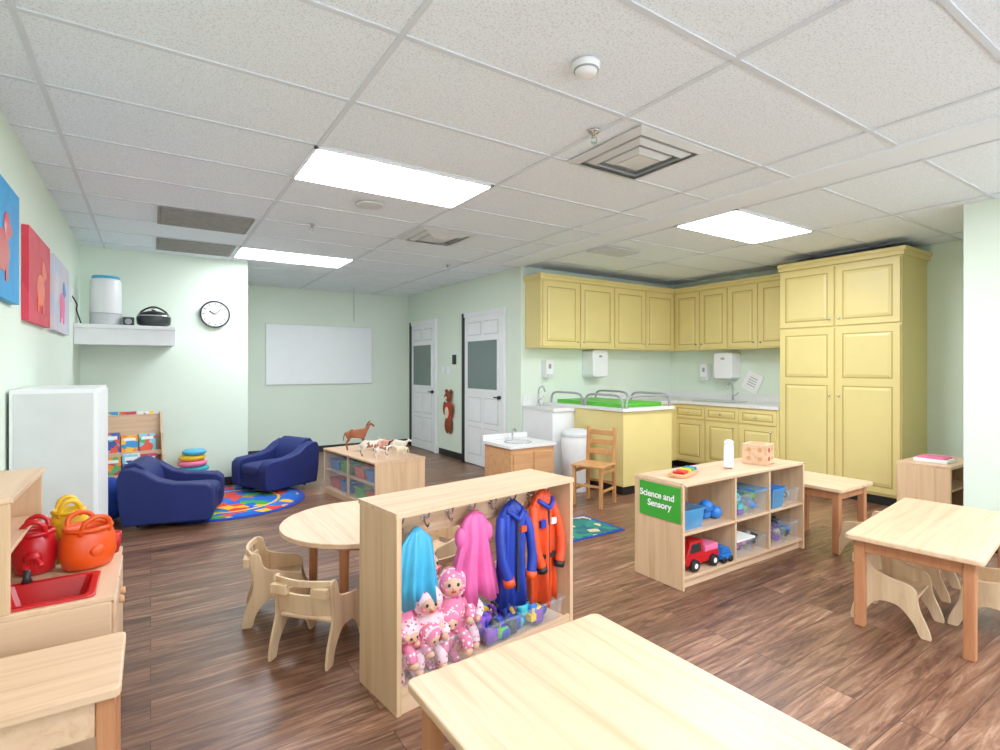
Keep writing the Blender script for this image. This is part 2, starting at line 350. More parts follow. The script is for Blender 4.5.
b.tube([(-.14,0,.1),(-.1,0,.17),(0,0,.215),(.1,0,.17),(.14,0,.1)],.01,'black'); b.done()
b=B('small_speaker',(-.19,6.66,1.83)); b.box(-.05,.05,-.04,.04,0,.09,'dark'); b.cyl((0,-.04,.045),(0,-.045,.045),.03,'grey'); b.done()
b=B('wall_outlet_cord',(-.618,6.3,0),bev=0); b.box(0,.01,-.04,.04,2.02,2.14,'whitegl'); b.tube([(.01,0,2.07),(.04,.05,2.0),(.03,.15,1.95),(.05,.28,1.84)],.006,'black'); b.done()
# bear and plates on door wall
b=B('plush_bear_wall_hanging',(3.928,7.38,0),bev=0)
X=-.04
b.sup((X,0,.72),(.04,.1,.16),'pred',1); b.sup((X-.01,0,.95),(.045,.085,.08),'bear'); b.sup((X-.05,0,.93),(.02,.035,.028),'teddy')
b.sup((X-.07,0,.945),(.01,.012,.01),'black')
for s_ in(-1,1): b.sup((X,s_*.07,1.03),(.025,.032,.032),'bear'); b.sup((X,s_*.05,.5),(.04,.045,.13),'bear'); b.sup((X-.01,s_*.11,.76),(.03,.035,.11),'bear'); b.sup((X-.055,s_*.03,.97),(.006,.01,.01),'black')
b.sup((X-.035,0,.7),(.015,.06,.09),'teddy'); b.done()
b=B('light_switch_plates',(3.928,7.3,0)); b.box(-.012,0,-.1,.02,1.45,1.6,'black'); b.box(-.012,0,.1,.2,1.3,1.42,'whitegl'); b.box(-.012,0,.28,.38,1.3,1.42,'whitegl'); b.done()

# ------------------------------------------------------------------ kitchen
def pdoor(b,x0,x1,z0,z1,knob=None,two=False,y=0):
    b.box(x0,x1,y,y+.02,z0,z1,'yellow')
    zs=[(z0,z1)] if not two else [(z0+(z1-z0)*.66-.02,z1),(z0,z0+(z1-z0)*.66+.02)]
    for a,c in zs:
        f=.06 if (c-a)>.3 else .035
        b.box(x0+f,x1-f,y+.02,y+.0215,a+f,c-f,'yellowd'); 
        i=f+.012; k=.028
        xa,xb,za,zb=x0+i,x1-i,a+i,c-i
        vs=[(xa,y+.021,za),(xb,y+.021,za),(xb,y+.021,zb),(xa,y+.021,zb),(xa+k,y+.029,za+k),(xb-k,y+.029,za+k),(xb-k,y+.029,zb-k),(xa+k,y+.029,zb-k)]
        b.add(vs,[(0,1,5,4),(1,2,6,5),(2,3,7,6),(3,0,4,7),(4,5,6,7)],'yellow')
    if knob: b.cyl((knob[0],y+.02,knob[1]),(knob[0],y+.04,knob[1]),.008,'chrome',n=10); b.sup((knob[0],y+.045,knob[1]),(.014,.01,.014),'chrome',n=12)
UB,UT=1.65,2.56
W=5.498; WR=6.828
b=B('upper_kitchen_cabinet',bev=.003)
b.box(4.0,WR,5.18,W,UB,UT,'yellow'); b.box(3.975,WR,5.15,W,UT-.07,UT,'yellow'); b.box(3.96,WR,5.13,W,UT-.03,UT,'yellow')
b.M=frame(4.0,5.18,0,(1,0,0),(0,-1,0))
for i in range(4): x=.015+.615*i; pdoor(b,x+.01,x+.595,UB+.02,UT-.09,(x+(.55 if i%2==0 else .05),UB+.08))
b.M=Matrix.Identity(4)
b.box(6.5,WR,3.435,5.18,UB,UT,'yellow'); b.box(6.47,WR,3.435,5.18,UT-.07,UT,'yellow'); b.box(6.45,WR,3.435,5.18,UT-.03,UT,'yellow')
b.M=frame(6.5,5.16,0,(0,-1,0),(-1,0,0))
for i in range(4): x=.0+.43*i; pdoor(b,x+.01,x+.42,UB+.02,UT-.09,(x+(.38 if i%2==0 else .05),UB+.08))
b.done()
b=B('pantry_cabinet',bev=.003)
b.box(6.2,WR,2.21,3.43,.1,2.58,'yellow'); b.box(6.25,WR,2.22,3.42,0,.1,'black'); b.box(6.165,WR,2.18,3.43,2.52,2.6,'yellow'); b.box(6.145,WR,2.16,3.43,2.565,2.6,'yellow')
b.M=frame(6.2,3.43,0,(0,-1,0),(-1,0,0))
for i in range(2):
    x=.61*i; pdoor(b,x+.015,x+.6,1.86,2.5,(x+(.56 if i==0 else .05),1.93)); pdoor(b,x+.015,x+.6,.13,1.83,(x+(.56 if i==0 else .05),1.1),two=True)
b.done()
b=B('base_kitchen_cabinet',bev=.003)
b.box(6.2,WR,3.435,W,.1,.9,'yellow'); b.box(6.26,WR,3.435,W,0,.1,'black'); b.box(6.17,WR,3.435,W,.9,.94,'counter'); b.box(6.81,WR,3.435,W,.94,1.04,'counter')
b.M=frame(6.2,4.9,0,(0,-1,0),(-1,0,0))
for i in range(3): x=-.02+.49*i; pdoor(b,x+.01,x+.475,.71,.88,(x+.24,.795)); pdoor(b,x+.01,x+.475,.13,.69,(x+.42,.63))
b.M=Matrix.Identity(4)
b.box(5.12,6.2,4.9,W,.1,.9,'yellow'); b.box(5.12,6.2,4.95,W,0,.1,'black'); b.box(5.12,6.17,4.87,W,.9,.94,'counter'); b.box(5.12,6.81,5.48,W,.94,1.04,'counter')
b.done()
def faucet(x,y,z,rz):
    b=B('sink_faucet',(x,y,z),rz,bev=0); b.lathe([(.03,0),(.03,.01),(.015,.02),(.013,.08)],(0,0,0),'chrome'); b.tube([(0,0,.05),(0,0,.17),(.03,0,.23),(.09,0,.24),(.13,0,.18)],.011,'chrome'); b.tube([(0,.0,.07),(0,.05,.09),(0,.08,.12)],.007,'chrome'); b.done()
faucet(6.7,4.36,.941,math.pi)
b=B('kitchen_sink_rim',bev=.003); b.box(6.28,6.62,4.1,4.7,.941,.952,'chrome'); b.box(6.31,6.59,4.13,4.67,.952,.954,'vent'); b.done()
# changing station peninsula
b=B('diaper_changing_cabinet',bev=.004)
b.box(4.3,5.1,4.1,W,.1,.92,'yellow'); b.box(4.33,5.07,4.14,W,0,.1,'black'); b.box(4.27,5.115,4.07,W,.92,.955,'counter')
b.box(3.96,4.3,4.9,W,0,.88,'white'); b.box(3.95,4.3,4.87,W,.88,.92,'counter'); b.box(3.95,4.27,5.48,W,.92,1.05,'counter')
b.box(4.36,5.04,4.2,5.3,.955,1.0,'green')
for x in (4.31,5.08):
    for a,c in((4.12,4.72),(4.76,5.36)):
        b.tube([(x,a,.955),(x,a+.02,1.05),(x,a+.09,1.09),(x,(a+c)/2,1.095),(x,c-.09,1.09),(x,c-.02,1.05),(x,c,.955)],.014,'grey')
b.tube([(4.34,4.1,.955),(4.36,4.1,1.05),(4.42,4.1,1.08),(4.7,4.1,1.085),(4.98,4.1,1.08),(5.04,4.1,1.05),(5.06,4.1,.955)],.014,'grey')
b.done()
faucet(4.12,5.38,.921,-math.pi/2)
def towel(x,y,z,rz):
    b=B('paper_towel_dispenser',(x,y,z),rz,bev=.01); b.ext(rr(-.14,.14,0,.36,.04),'XZ',-.22,-.002,'whitegl'); b.box(-.1,.1,-.18,-.04,-.02,.0,'vent'); b.box(-.03,.03,-.225,-.21,.26,.29,'grey'); b.done()
def soap(x,y,z,rz):
    b=B('soap_dispenser',(x,y,z),rz,bev=.008); b.ext(rr(-.06,.06,0,.23,.02),'XZ',-.1,-.002,'whitegl'); b.box(-.045,.045,-.115,-.03,0,.05,'vent'); b.box(-.02,.02,-.104,-.1,.12,.18,'grey'); b.done()
soap(4.32,5.5,1.27,0); towel(5.1,5.5,1.28,0); 
soap(6.83,4.85,1.22,-math.pi/2); towel(6.83,4.46,1.25,-math.pi/2)
b=B('posted_paper_note',(6.82,4.15,1.2),bev=0); b.M=Matrix.Rotation(math.radians(25),4,'X'); b.box(-.004,0,-.12,.12,-.13,.14,'paper'); 
for k in range(4): b.box(-.006,-.003,-.06,.06,-.05+.035*k,-.04+.035*k,'grey')
b.done()
b=B('white_trash_bin',(4.07,4.62,0)); b.lathe([(.13,0),(.16,.45),(.165,.62)],(0,0,0),'whitegl',n=24); b.lathe([(.17,.62),(.165,.66),(.1,.7),(.02,.71)],(0,0,0),'vent',n=24); b.done()
# small child sink cabinet
b=B('toddler_sink_cabinet',bev=.006)
b.box(3.07,3.63,4.47,4.98,0.04,.57,'honey'); b.box(3.1,3.6,4.5,4.96,0,.04,'dark'); b.box(3.05,3.65,4.45,5.0,.57,.6,'counter')
b.box(3.1,3.34,4.458,4.47,.1,.52,'honey'); b.box(3.36,3.6,4.458,4.47,.1,.52,'honey'); b.box(3.05,3.65,4.98,5.0,.6,.66,'counter')
b.torus((3.32,4.7,.602),.14,.012,'chrome',sq=.5); b.lathe([(.14,.602),(.10,.601)],(3.32,4.7,0),'vent')
b.tube([(3.4,4.92,.6),(3.4,4.92,.68),(3.39,4.87,.72),(3.37,4.8,.7)],.01,'chrome'); b.done()

# ------------------------------------------------------------------ furniture
def table(name,loc,rz,w,d,h=.5,leg='oakleg',top='maple',lw=.05):
    b=B(name,loc,rz,.006); b.ext(rr(0,w,0,d,.025),'XY',h-.028,h,top)
    for x in(.035,w-.035-lw):
        for y in(.035,d-.035-lw): b.box(x,x+lw,y,y+lw,0,h-.028,leg)
    for y in(.045,d-.065): b.box(.08,w-.08,y,y+.02,h-.095,h-.028,leg)
    for x in(.045,w-.065): b.box(x,x+.02,.08,d-.08,h-.095,h-.028,leg)
    return b.done()
table('classroom_table',(.640,.235,0),math.radians(1.0),.765,1.21)
table('classroom_table',(3.25,.832,0),math.radians(7.2),1.24,.575,top='mapleX')
table('classroom_table',(4.27,1.9,0),0,.53,.56)
b=B('round_table',(1.06,3.12,0),bev=.005); 
b.ext([(.46*math.cos(2*math.pi*i/48),.46*math.sin(2*math.pi*i/48)) for i in range(48)],'XY',.472,.5,'maple')
for a in(45,135,225,315): x,y=.3*math.cos(math.radians(a+8)),.3*math.sin(math.radians(a+8)); b.cyl((x,y,0),(x,y,.472),.022,'oakleg',r1=.028)
b.torus((0,0,.44),.3,.02,'oakleg',sq=1.4); b.done()
b=B('wooden_bench_table',bev=.006); b.ext(rr(-.6,-.07,1.86,2.25,.02),'XY',.47,.5,'mapleX')
for x in(-.58,-.13): 
    for y in(1.88,2.18): b.box(x,x+.045,y,y+.045,0,.47,'oakleg')
b.box(-.54,-.13,1.885,1.905,.36,.47,'maple'); b.box(-.54,-.13,2.2,2.22,.36,.47,'maple'); b.box(-.11,-.09,1.92,2.18,.36,.47,'maple'); b.box(-.57,-.1,1.9,2.2,.12,.14,'mapleX'); b.done()

def bent_chair(x,y,rz,sc=.95):
    """toddler bent-plywood chair, faces local +x"""
    b=B('toddler_chair',(x,y,0),math.radians(rz),.004); b.M=Matrix.Scale(sc,4)
    out=smooth_poly([(-.19,0),(-.175,.10),(-.135,.22),(-.145,.34),(-.15,.405),(-.12,.42),(-.095,.40),(-.07,.33),(.02,.30),(.10,.285),(.135,.25),(.15,.16),(.19,.06),(.20,0),(.155,0),(.12,.07),(.06,.14),(0,.155),(-.06,.14),(-.115,.07),(-.14,0)],4)
    for y0 in(-.17,.155): b.ext(out,'XZ',y0,y0+.015,'ply',smooth=False)
    b.box(-.11,.13,-.156,.156,.195,.21,'ply')
    n=10
    for z0,z1 in((.235,.345),(.385,.42)):
        vs=[]
        for i in range(n+1):
            t=i/n; yy=-.16+.32*t; xx=-.118-.035*math.sin(math.pi*t)
            for zz in(z0,z1):
                for dx in(0,.014): vs.append((xx+dx-.03*(zz-.235)/.2,yy,zz))
        fs=[]
        for i in range(n):
            a=i*4;c=a+4; fs+=[(a,c,c+2,a+2),(a+1,a+3,c+3,c+1),(a+2,c+2,c+3,a+3),(a,a+1,c+1,c)]
        fs+=[(0,2,3,1),(n*4,n*4+1,n*4+3,n*4+2)]; b.add(vs,fs,'ply')
    for s_ in(-1,1):
        b.box(-.185,-.15,s_*.115-.045,s_*.115+.045,.34,.39,'ply')
    return b.done()
bent_chair(.62,3.27,-12); bent_chair(.71,2.74,42); bent_chair(1.30,2.68,104); bent_chair(1.60,3.2,190)
bent_chair(4.44,1.76,80); bent_chair(3.48,1.27,-83,.92); bent_chair(3.84,.93,97,.92); bent_chair(4.12,1.38,-83,.92)
# ladder-back chair
b=B('wooden_chair',(3.82,4.05,0),math.radians(200),.006)
for y in(-.15,.15):
    b.box(.13,.165,y-.017,y+.017,0,.40,'beech')
    b.ext([(-.18,0),(-.145,0),(-.13,.4),(-.16,.78),(-.195,.78),(-.165,.4)],'XZ',y-.017,y+.017,'beech')
    b.box(-.15,.14,y-.01,y+.01,.15,.175,'beech'); b.box(-.15,.14,y-.01,y+.01,.33,.37,'beech')
b.ext(rr(-.15,.185,-.18,.18,.03),'XY',.40,.42,'beech')
for z in(.52,.62,.72): b.box(-.185+(.78-z)*.05,-.165+(.78-z)*.05,-.135,.135,z-.025,z+.03,'beech')
for z in(.2,): b.box(.14,.155,-.13,.13,z,z+.025,'beech'); b.box(-.165,-.15,-.13,.13,z,z+.025,'beech')
b.done()

# science shelf
b=B('science_toy_shelf',(2.79,2.157,0),0,.004); L=1.46;D_=.4;Z=.67
b.box(0,.02,0,D_,0,Z,'mapleZ'); b.box(L-.02,L,0,D_,0,Z,'mapleZ'); b.box(-.003,L+.003,0,D_,Z-.02,Z,'mapleX'); b.box(.02,L-.02,0.005,D_-.02,.06,.08,'mapleX'); b.box(.02,L-.02,.03,.05,0,.06,'mapleX')
b.box(.02,L-.02,D_-.012,D_,0,Z-.02,'mapleX'); b.box(.02,L-.02,.005,D_-.012,.34,.358,'mapleX'); b.box(.56,.578,.005,D_-.012,.08,Z-.02,'mapleZ'); b.box(.98,.998,.005,D_-.012,.08,Z-.02,'mapleZ')
shelf=b.done()
b=B('shelf_label_sign',(2.787,2.157,0),bev=0); b.box(-.003,0,.015,.35,.42,.645,'signgreen'); sg=b.done()
def text(body,size,mat,loc,cols,parent,name='lettering'):
    cu=bpy.data.curves.new(name,'FONT'); cu.body=body; cu.size=size; cu.extrude=.0008; cu.offset=.0012; cu.align_x='LEFT'; cu.materials.append(mat)
    o=bpy.data.objects.new(name,cu); bpy.context.collection.objects.link(o)
    mt=Matrix.Identity(4)
    for i in range(3): 
        for j in range(3): mt[i][j]=cols[j][i]
    mt.translation=Vector(loc)
    o.parent=parent; o.matrix_parent_inverse=Matrix.Identity(4); o.matrix_basis=mt
text('Science and\n    Sensory',.060,M['paper'],(-.0045,.345,.55),((0,-1,0),(0,0,1),(-1,0,0)),sg)
def bin_(name,x,y,z,w,d,h,m,fill,rz=0,nf=9,fs=.035,lid=None):
    b=B(name,(x,y,z),rz,.0); t=.004
    def ring(e0,z0): return [(-w/2-e0,-d/2-e0,z0),(w/2+e0,-d/2-e0,z0),(w/2+e0,d/2+e0,z0),(-w/2-e0,d/2+e0,z0)]
    vs=ring(-.012,0)+ring(0,h)+ring(.008,h)+ring(.008,h-.01)
    b.add(vs,[(0,1,2,3)]+[(k*4+i,k*4+(i+1)%4,k*4+4+(i+1)%4,k*4+4+i) for k in range(3) for i in range(4)],m)
    if lid: b.box(-w/2-.008,w/2+.008,-d/2-.008,d/2+.008,h,h+.012,lid)
    for k in range(nf):
        c=(random.uniform(-w/2+.05,w/2-.05),random.uniform(-d/2+.045,d/2-.045),random.uniform(.035,h*.85)); f=random.choice(fill)
        q=random.random()
        if q<.5: b.sup(c,(fs*random.uniform(.6,1),fs*random.uniform(.6,1),fs*random.uniform(.5,.9)),f,random.choice((.3,1)),n=12)
        elif q<.75: b.torus(c,fs*.6,fs*.25,f,n=16,k=8,ax=random.choice('XYZ'))
        else:
            s_=fs*random.uniform(.5,.8); b.box(c[0]-s_,c[0]+s_,c[1]-s_,c[1]+s_,c[2]-s_*.6,c[2]+s_*.6,f)
    return b.done()
zt=.3585;zb=.0805
bin_('storage_bin',2.95,2.31,zt,.2,.24,.13,'clearblue',['tblue','teal','satinblue'])
bin_('storage_bin',3.48,2.29,zt,.18,.24,.16,'clear',['teal','green','pink','tblue','purple'],nf=20)
bin_('storage_bin',3.67,2.29,zt,.15,.24,.16,'clear',['teal','green','tblue'],nf=16,lid='clearblue')
bin_('storage_bin',3.91,2.29,zt,.16,.24,.14,'clearblue',['tblue','paper'],lid='tblue')
bin_('storage_bin',4.11,2.29,zt,.16,.24,.12,'clear',['paper','tblue','grey'])
bin_('storage_bin',3.48,2.29,zb,.2,.24,.12,'clear',['pink','purple','paper'],nf=16,lid='paper')
bin_('storage_bin',3.68,2.29,zb,.15,.24,.12,'clear',['grey','purple','dark'],nf=12)
bin_('storage_bin',3.92,2.29,zb,.2,.24,.13,'clear',['purple','pink','grey'],nf=16)
bin_('storage_bin',4.12,2.29,zb,.14,.24,.15,'clear',['purple','dark','tblue'],nf=14)
b=B('toy_ball_cluster',(3.2,2.3,zt),bev=0); 
for c in((0,0,.045),(-.07,.02,.045),(.05,.05,.045),(-.02,-.03,.1),(.08,-.03,.045)): b.sup(c,(.045,.045,.045),'tblue')
b.done()
# toy truck
b=B('toy_truck',(3.05,2.27,zb),0,.008)
b.box(-.17,.17,-.07,.07,.04,.10,'red'); b.ext([(-.16,.10),(.02,.10),(.0,.19),(-.12,.19)],'XZ',-.065,.065,'red'); b.ext([(-.135,.115),(-.01,.115),(-.02,.175),(-.115,.175)],'XZ',-.068,.068,'dark'); b.box(.03,.17,-.065,.065,.10,.14,'pink')
b.box(-.175,-.165,-.06,.06,.05,.08,'chrome')
for x in(-.1,.1):
    for y in(-.075,.075): b.cyl((x,y-.018,.04),(x,y+.018,.04),.04,'black'); b.cyl((x,y-.02,.04),(x,y+.02,.04),.018,'paper')
b.done()
b=B('toy_car',(3.28,2.22,zb),0,.006); b.box(-.055,.055,-.045,.045,.02,.06,'tblue'); b.ext([(-.05,.06),(.05,.06),(.03,.1),(-.03,.1)],'XZ',-.04,.04,'tblue')
for x in(-.035,.035):
    for y in(-.045,.045): b.cyl((x,y-.01,.022),(x,y+.01,.022),.022,'black')
b.done()
b=B('toy_xylophone',(3.08,2.36,.671),.3,.004); b.ext(smooth_poly([(-.14,-.05),(0,-.06),(.16,-.03),(.17,.0),(.16,.04),(0,.07),(-.14,.07),(-.17,.01)]),'XY',0,.02,'honey')
for i,c in enumerate(('red','orange','yel','green','tblue')): b.cyl((-.11+.055*i,-.035,.028),(-.11+.055*i,.045,.028),.012,c,n=12)
b.done()
b=B('white_spray_bottle',(3.56,2.35,.672),.5,.004); b.ext(smooth_poly([(-.055,0.004),(.055,0.004),(.06,.06),(.05,.13),(.03,.16),(.028,.19),(-.028,.19),(-.03,.16),(-.05,.13),(-.06,.06)]),'XZ',-.03,.03,'whitegl'); b.cyl((0,0,.18),(0,0,.2),.025,'whitegl'); b.box(-.06,-.0,-.012,.012,.19,.205,'whitegl'); b.done()
b=B('wooden_sorting_box',(3.92,2.34,.671),.25,.005); b.box(-.09,.09,-.09,.09,0,.15,'mapleX')
for x in(-.04,.04):
    for z in(.045,.11): b.cyl((x,-.088,z),(x,-.093,z),.018,'pred' if x*z<0 else 'honey',n=12 if x<0 else 4); b.cyl((-.088,x,z),(-.093,x,z),.018,'honey',n=12)
b.box(-.05,.05,-.05,.05,.15,.153,'honey'); b.done()

# farm-animal shelf
A=Vector((1.78,4.86)); rzf=math.radians(7)
b=B('toy_display_shelf',(A.x,A.y,0),rzf,.004); w,l=.55,1.24; h=.5
b.box(0,w,0,.02,0,h,'mapleZ'); b.box(0,w,l-.02,l,0,h,'mapleZ'); b.box(-.005,w+.005,-.005,l+.005,h-.02,h,'maple'); b.box(w-.015,w,.02,l-.02,0,h-.02,'maple'); b.box(.0,w-.015,.02,l-.02,.05,.07,'maple'); b.box(.02,w-.015,.02,l-.02,.26,.275,'maple')
b.box(.0,.02,.02,l-.02,0,.05,'maple'); b.box(.0,.02,l/2-.012,l/2+.012,.07,h-.02,'mapleZ')
b.box(.002,.006,.02,l-.02,.07,.46,'clear'); b.done()
def inshelf(lx,ly): v=Matrix.Rotation(rzf,2)@Vector((lx,ly)); return A.x+v.x,A.y+v.y
for lx,ly,z,f in((.15,.18,.071,['orange','red']),(.15,.45,.071,['green','yel']),(.15,.8,.071,['tblue','teal']),(.15,1.06,.071,['orange','red']),(.15,.2,.276,['tblue','royal']),(.15,.46,.276,['orange','yel']),(.15,.8,.276,['green','teal']),(.15,1.06,.276,['tblue','purple'])):
    x,y=inshelf(lx,ly); bin_('toy_basket',x,y,z,.2,.22,.11,f[0],[f[0],f[1]],rzf,10,.045)

def animal(name,loc,rz,s,col,leg=1,fat=1,neckup=1,mane=None,horn=False):
    N={};E=[]
    def nd(k,x,y,z,r,par=None):
        N[k]=(x,y,z*1.0,r)
        if par: E.append((par,k))
    dz=(1-leg)*.55
    nd('root',-.05,0,.86-dz,.2*fat); nd('hip',-.40,0,.92-dz,.17*fat,'root'); nd('chest',.36,0,.88-dz,.19*fat,'root')
    nd('n1',.52,0,.88+.22*neckup-dz,.12,'chest'); nd('n2',.66,0,.88+.44*neckup-dz,.085,'n1'); nd('hd',.74,0,.88+.54*neckup-dz,.085,'n2'); nd('mz',.96,0,.88+.37*neckup-dz,.055,'hd')
    nd('t1',-.57,0,.93-dz,.04,'hip'); nd('t2',-.64,0,.7-dz,.035,'t1'); nd('t3',-.63,0,.5-dz,.02,'t2')
    for q,y in(('l',.11),('r',-.11)):
        y*=fat
        nd('s'+q,.36,y,.68-dz,.09,'chest'); nd('k'+q,.39,y,.42*leg,.05,'s'+q); nd('f'+q,.37,y,.1*leg,.036,'k'+q); nd('h'+q,.40,y,.025,.045,'f'+q)
        nd('th'+q,-.40,y,.74-dz,.11,'hip'); nd('st'+q,-.34,y,.62-dz,.08,'th'+q); nd('ho'+q,-.5,y,.40*leg,.045,'st'+q); nd('ft'+q,-.46,y,.1*leg,.036,'ho'+q); nd('hh'+q,-.43,y,.025,.045,'ft'+q)
    par=bpy.data.objects.new(name,None); bpy.context.collection.objects.link(par); par.location=loc; par.rotation_euler[2]=math.radians(rz)
    me=bpy.data.meshes.new(name+'_body'); bm=bmesh.new(); ly=bm.verts.layers.skin.verify(); V={}
    for k,(x,y,z,r) in N.items(): v=bm.verts.new((x*s,y*s,z*s)); v[ly].radius=(r*s,r*s); V[k]=v; v[ly].use_root=(k=='root')
    for a,c in E: bm.edges.new((V[a],V[c]))
    bm.to_mesh(me); bm.free(); me.materials.append(M[col])
    o=bpy.data.objects.new(name+'_body',me); bpy.context.collection.objects.link(o); o.parent=par
    o.modifiers.new('skin','SKIN').use_smooth_shade=True; sd=o.modifiers.new('sub','SUBSURF'); sd.levels=1; sd.render_levels=2
    b=B(name+'_details',bev=0); hz=N['hd'][2]
    for y in(-.05,.05): b.cyl((.70*s,y*s,(hz+.06)*s),(.69*s,y*1.4*s,(hz+.17)*s),.03*s,col,r1=.006*s,n=8); b.sup((.80*s,y*1.5*s,(hz+.02)*s),(.014*s,)*3,'black',n=8)
    if mane: b.tube([(.72*s,0,(hz+.12)*s),(.60*s,0,(hz-.0)*s),(.46*s,0,(hz-.28)*s),(.36*s,0,(hz-.42)*s)],.035*s,mane,n=8)
    if horn: 
        for y in(-1,1): b.tube([(.70*s,y*.05*s,(hz+.08)*s),(.70*s,y*.13*s,(hz+.13)*s),(.74*s,y*.15*s,(hz+.2)*s)],.014*s,'teddy',n=8)
    b.done(par)
def onshelf(lx,ly): x,y=inshelf(lx,ly); return (x,y,.5)
animal('toy_horse',onshelf(.2,.84),-20,.205,'brown',mane='dbrown',fat=1.15)
animal('toy_cow',onshelf(.14,.42),-8,.15,'cowpatch',.85,1.3,.5,horn=True)
animal('toy_pig',onshelf(.40,.62),20,.14,'pig',.55,1.4,.2)
animal('toy_sheep',onshelf(.42,.30),-40,.15,'wool',.7,1.45,.55)
animal('toy_calf',onshelf(.15,.15),-5,.12,'cowpatch',.9,1.2,.5)
animal('toy_goat',onshelf(.34,.10),160,.11,'teddy',.9,1.2,.7)

# ------------------------------------------------------------------ coat / dress-up unit
cx,cy,ca=.827,2.014,math.radians(7.5)
b=B('dress_up_storage_rack',(cx,cy,0),ca,.005); L=1.06;D_=.33;Z=.82
b.box(0,.022,0,D_,0,Z-.022,'mapleZ'); b.box(L-.022,L,0,D_,0,Z-.022,'mapleZ'); b.box(-.004,L+.004,-.004,D_+.004,Z-.022,Z,'mapleX')
b.box(.022,L-.022,.01,D_-.005,.06,.08,'mapleX'); b.box(.022,L-.022,.005,.022,0,.10,'mapleX'); b.box(.022,L-.022,D_-.02,D_-.005,0,.1,'mapleX')
b.box(.022,L-.022,.15,.168,.66,Z-.022,'mapleX')
for x in(.09,.22,.35,.48,.61,.74,.87,.98):
    b.cyl((x,.15,.735),(x,.145,.735),.013,'chrome',n=12); b.tube([(x,.148,.74),(x,.12,.735),(x,.105,.75),(x,.10,.77)],.005,'chrome',n=8); b.tube([(x,.148,.73),(x,.13,.71),(x,.115,.70),(x,.105,.715)],.005,'chrome',n=8); b.sup((x,.10,.775),(.008,)*3,'chrome',n=8)
b.done()
def loc(lx,ly,lz=0):
    v=Matrix.Rotation(ca,2)@Vector((lx,ly)); return (cx+v.x,cy+v.y,lz)
def garment(b,c,prof,m,folds=5,amp=.18,ph=0,n=72):
    vs=[]
    for j,(z,wx,wy) in enumerate(prof):
        a_=amp*j/len(prof)
        for i in range(n):
            t=2*math.pi*i/n; k=1+a_*math.sin(folds*t+ph+j*.25)+a_*.5*math.sin((folds*2+1)*t+j*.4)
            vs.append((c[0]+wx*(.75+.25*k)*math.cos(t)+.02*a_*math.sin(j),c[1]+wy*(1+2.2*(k-1))*math.sin(t),z+ (a_*.06*math.sin(folds*t) if j==len(prof)-1 else 0)))
    L=len(prof)-1
    b.add(vs,[(j*n+i,j*n+(i+1)%n,(j+1)*n+(i+1)%n,(j+1)*n+i) for j in range(L) for i in range(n)]+[tuple(range(n)),tuple(range(L*n+n-1,L*n-1,-1))],m,True)
gy=.085
b=B('light_blue_costume',loc(.145,gy),ca,0); garment(b,(0,0),[(.72,.012,.012),(.69,.045,.02),(.66,.075,.03),(.60,.085,.035),(.54,.092,.038),(.48,.10,.04),(.40,.105,.042)],'satinblue',6,.35); b.done()
b=B('pink_costume_dress',loc(.46,gy),ca,0); garment(b,(0,0),[(.735,.015,.012),(.71,.055,.02),(.67,.08,.03),(.61,.078,.035),(.55,.092,.036),(.48,.11,.038),(.40,.125,.04),(.33,.13,.042)],'satinpink',7,.38,1)
b.sup((-.078,0,.62),(.03,.025,.05),'satinpink'); b.sup((.078,0,.62),(.03,.025,.05),'satinpink'); b.done()
b=B('blue_costume_jacket',loc(.70,gy),ca,0); garment(b,(0,0),[(.745,.02,.012),(.72,.055,.025),(.68,.085,.035),(.58,.09,.038),(.45,.085,.038),(.34,.09,.04),(.24,.092,.04)],'royal',5,.32)
for s_ in(-1,1): b.tube([(s_*.07,0,.67),(s_*.098,-.025,.58),(s_*.098,-.045,.47),(s_*.075,-.06,.38)],.026,'royal'); b.cyl((s_*.078,-.06,.39),(s_*.07,-.062,.355),.029,'orange')
b.box(-.006,.006,-.047,-.04,.3,.68,'dark'); b.box(.02,.055,-.05,-.036,.59,.62,'orange'); b.tube([(-.05,-.02,.70),(-.03,-.045,.685),(0,-.05,.66),(.03,-.045,.685),(.05,-.02,.70)],.012,'royal'); b.done()
b=B('orange_astronaut_costume',loc(.915,gy),ca,0); garment(b,(0,0),[(.765,.02,.012),(.74,.055,.025),(.70,.082,.035),(.58,.085,.038),(.45,.085,.038),(.32,.09,.04),(.18,.092,.04)],'jorange',5,.32,2)
for s_ in(-1,1): b.tube([(s_*.065,0,.69),(s_*.092,-.03,.58),(s_*.09,-.05,.47),(s_*.065,-.06,.39)],.026,'jorange'); b.cyl((s_*.066,-.06,.395),(s_*.06,-.06,.365),.029,'black')
b.tube([(-.05,-.02,.72),(-.03,-.045,.70),(0,-.05,.68),(.03,-.045,.70),(.05,-.02,.72)],.012,'royal')
b.box(-.006,.006,-.05,-.04,.25,.7,'black'); b.box(-.055,-.02,-.05,-.036,.58,.62,'royal'); b.box(.02,.055,-.05,-.036,.59,.62,'paper'); b.box(-.08,.08,-.05,-.03,.42,.44,'black'); b.done()
